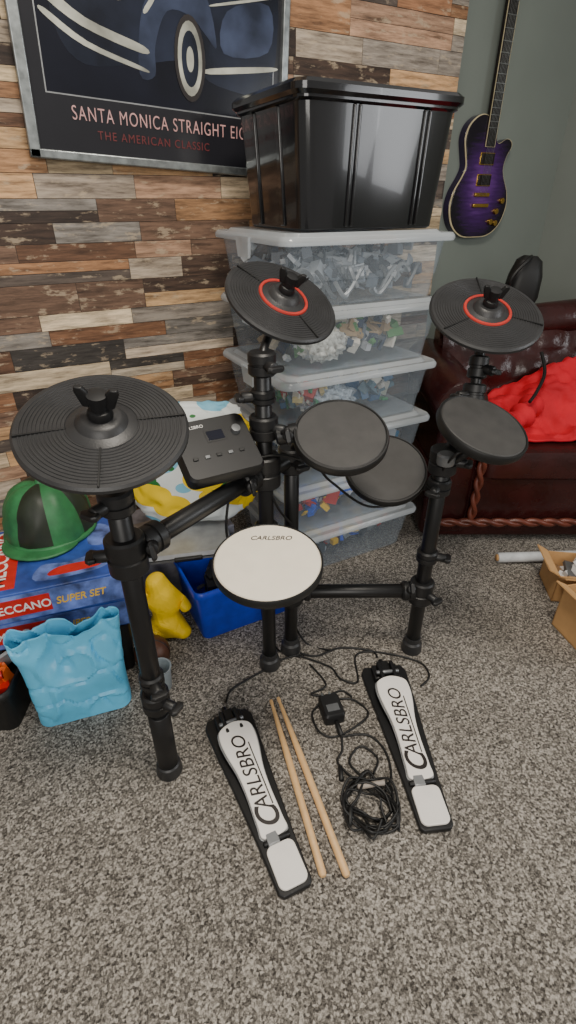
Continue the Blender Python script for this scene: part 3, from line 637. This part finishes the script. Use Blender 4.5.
for j in range(6):
    row=[]
    for i in range(15):
        a=R(-150+120*i/14); rr_=.104+.045*j/5*math.sin(math.pi*i/14)**.6; row.append(bm.verts.new((rr_*math.cos(a),rr_*math.sin(a),.010-.005*j/5)))
    V.append(row)
for j in range(5):
    for i in range(14): bm.faces.new((V[j][i],V[j][i+1],V[j+1][i+1],V[j+1][i]))
bm.transform(Rm(-25,'Z')); fin('peak',bm,'green',cap,None,60,solid=.004)
# blue carrier bag: thin, smooth panels with sparse creases and an open gathered mouth
bg=group('carrier_bag',-.512,.870,0,19)
bm=bmesh.new(); rings=[]
NJ=44; N1=120
def ringpts(w,d,r):
    base=[Vector(p) for p in rr(w,d,r,6)]; base.append(base[0]); L_=[0]
    for a,b in zip(base,base[1:]): L_.append(L_[-1]+(b-a).length)
    out=[]; k=0
    for i in range(N1):
        s=L_[-1]*i/N1
        while L_[k+1]<s: k+=1
        t=(s-L_[k])/max(1e-9,L_[k+1]-L_[k]); out.append(base[k].lerp(base[k+1],t))
    return out
for j in range(NJ):
    t=j/(NJ-1); w=.218+.030*t-.016*math.sin(t*3.1)*(1-t*.5); d=.082+.014*math.sin(t*3.1)-.040*t; row=[]
    for p2_ in ringpts(w,d,min(.03,d/2-.002)):
        x,y=p2_.x,p2_.y; zc=t*.265
        q=Vector((x*9+zc*5,y*6,zc*9-x*6)); q2=Vector((x*15+zc*10,y*8,zc*11-x*8))
        cr1=max(0,.16-abs(noise.noise(q)))/.16; cr2=max(0,.12-abs(noise.noise(q2+Vector((5,2,9)))))/.12
        n_=.014*noise.noise(q*.8+Vector((3,3,3)))+.009*cr1-.007*cr2
        k=min(1,t*5+.1); nx_=0.2*(1 if x>0 else -1)*min(1,abs(x)/(w/2)); ny_=(1 if y>0 else -1)*min(1,abs(y)/(d/2)*1.2)
        zz=.002+zc+(.026*noise.noise(Vector((x*15,y*10,9)))+.010*noise.noise(Vector((x*36,y*10,4))))*max(0,(t-.75)/.25)
        row.append(bm.verts.new((x+nx_*n_*k,y+ny_*n_*k,max(.002,zz))))
    rings.append(row)
n_=len(rings[0])
for a,b in zip(rings,rings[1:]):
    for k in range(n_): bm.faces.new((a[k],a[(k+1)%n_],b[(k+1)%n_],b[k]))
bm.faces.new(rings[0][::-1]); fin('bag_skin',bm,'bluebag',bg,None,22,solid=.001)
blob('bag_contents',(0,0,.12),(.085,.018,.08),'artlight',bg,.1,3,3,2)
# blue crate
cr=group('blue_storage_crate',.283,1.062,0,0,'r')
loft('crate_body',[(.001,.285,.19,.015),(.004,.29,.195,.018),(.165,.31,.215,.02),(.167,.325,.23,.022),(.188,.325,.23,.022)],'bluecrate',cr,T(.163,.115,0),capt=False,solid=.004)
chunks('crate_contents',(.03,.03,.05),(.295,.2,.186),80,[(24,24,26),(40,40,44),(60,60,66),(20,20,24)],cr,.02,.06)
box('crate_handle',(.11,-.006,.135),(.23,.004,.15),'bluecrate',cr)
px=group('printed_carton',.335,1.45,0,0,'r'); box('carton_body',(-.17,-.13,.001),(.17,.11,.204),'carton',px); box('carton_tape',(-.17,-.02,.204),(.17,.02,.2048),'tan',px,bevel=0)
st=group('silver_laptop_case',-.305,1.29,.2055,12)
loft('case_shell',[(0,.25,.17,.015),(.012,.26,.18,.02),(.026,.25,.17,.015)],'silverpl',st); box('case_handle',(-.04,-.1,.006),(.04,-.088,.018),'rim',st); box('case_edge',(-.12,-.0905,.011),(.12,-.0885,.014),'rim',st,bevel=0)
lm=group('lemon_print_bag',-.285,1.375,.233,8)
bm=bmesh.new(); bmesh.ops.create_icosphere(bm,subdivisions=5,radius=1)
for v in bm.verts:
    def se(a,p): return math.copysign(abs(a)**p,a)
    x,y,z=v.co; k=1+.08*noise.noise(v.co*2.4)-.14*abs(noise.noise(v.co*3.6+Vector((4,4,4))))
    v.co=Vector((se(x,.6)*.195*k,se(y,.9)*.065*k,.19+se(z,.62)*.19*k))
fin('bag_cloth',bm,'lemon',lm,Rm(-6,'X'),180)
yb=group('yellow_plush_toy',-.352,1.125,0,20)
me=bpy.data.meshes.new('plush_body'); vs=[(0,0,.055),(0,0,.12),(-.01,.01,.175),(-.02,.01,.215),(.035,-.035,.03),(.05,-.06,.03),(-.04,-.02,.03),(-.055,-.04,.03),(.045,-.02,.13),(.06,-.04,.10),(-.045,0,.15),(-.07,-.01,.18)]
me.from_pydata(vs,[(0,1),(1,2),(2,3),(0,4),(4,5),(0,6),(6,7),(1,8),(8,9),(1,10),(10,11)],[])
o=bpy.data.objects.new('plush_body',me); sc.collection.objects.link(o); o.parent=yb; me.materials.append(M['yellow'])
sk=o.modifiers.new('skin','SKIN'); ss=o.modifiers.new('sub','SUBSURF'); ss.levels=2; ss.render_levels=2
rad=[.040,.042,.030,.036,.024,.024,.024,.024,.020,.018,.020,.018]
for i,v in enumerate(me.skin_vertices[0].data): v.radius=(rad[i],rad[i]*.9); v.use_root=(i==0)
bl=group('leather_ball',-.368,1.0,0)
lathe('ball',[(.048*math.sin(i*math.pi/20),.049-.048*math.cos(i*math.pi/20)) for i in range(21)],'brown',bl,None,32,180)
for ax in ('X','Y'): tube('seam',[tuple((Rm(90,ax)@Vector((.0482*math.cos(a*.3142),.0482*math.sin(a*.3142),0)))+Vector((0,0,.049))) for a in range(21)],.0015,'ebony',bl,n=2,seg=6)
cu=group('plastic_cup',-.330,.925,0); lathe('cup',[(0,.001),(.022,.001),(.024,.004),(.029,.075),(.031,.077),(.027,.076),(.022,.008),(0,.006)],'greycup',cu,None,32)
# ---------------------------------------------------------------- lights
w=bpy.data.worlds.new('world'); sc.world=w; w.use_nodes=True; w.node_tree.nodes['Background'].inputs[0].default_value=(1,.97,.92,1); w.node_tree.nodes['Background'].inputs[1].default_value=.38
def area(n,loc,tgt,sx,sy,e,c):
    l=bpy.data.lights.new(n,'AREA'); l.shape='RECTANGLE'; l.size=sx; l.size_y=sy; l.energy=e; l.color=c
    o=bpy.data.objects.new(n,l); sc.collection.objects.link(o); o.location=loc; o.rotation_euler=(Vector(tgt)-Vector(loc)).to_track_quat('-Z','Y').to_euler()
area('ceiling_light',(.4,.3,2.4),(.4,.3,0),.5,.5,35,(1,.92,.80))
area('window_light',(-.9,-1.6,1.6),(.6,1.3,.7),1.6,1.2,37,(1,.96,.9))
area('window_light_right',(2.40,-.55,1.35),(0,-.2,1.2),.8,.9,14,(.95,.97,1))
area('window_light_right_2',(2.40,-1.45,1.35),(0,-1.2,1.2),.8,.9,12,(.95,.97,1))
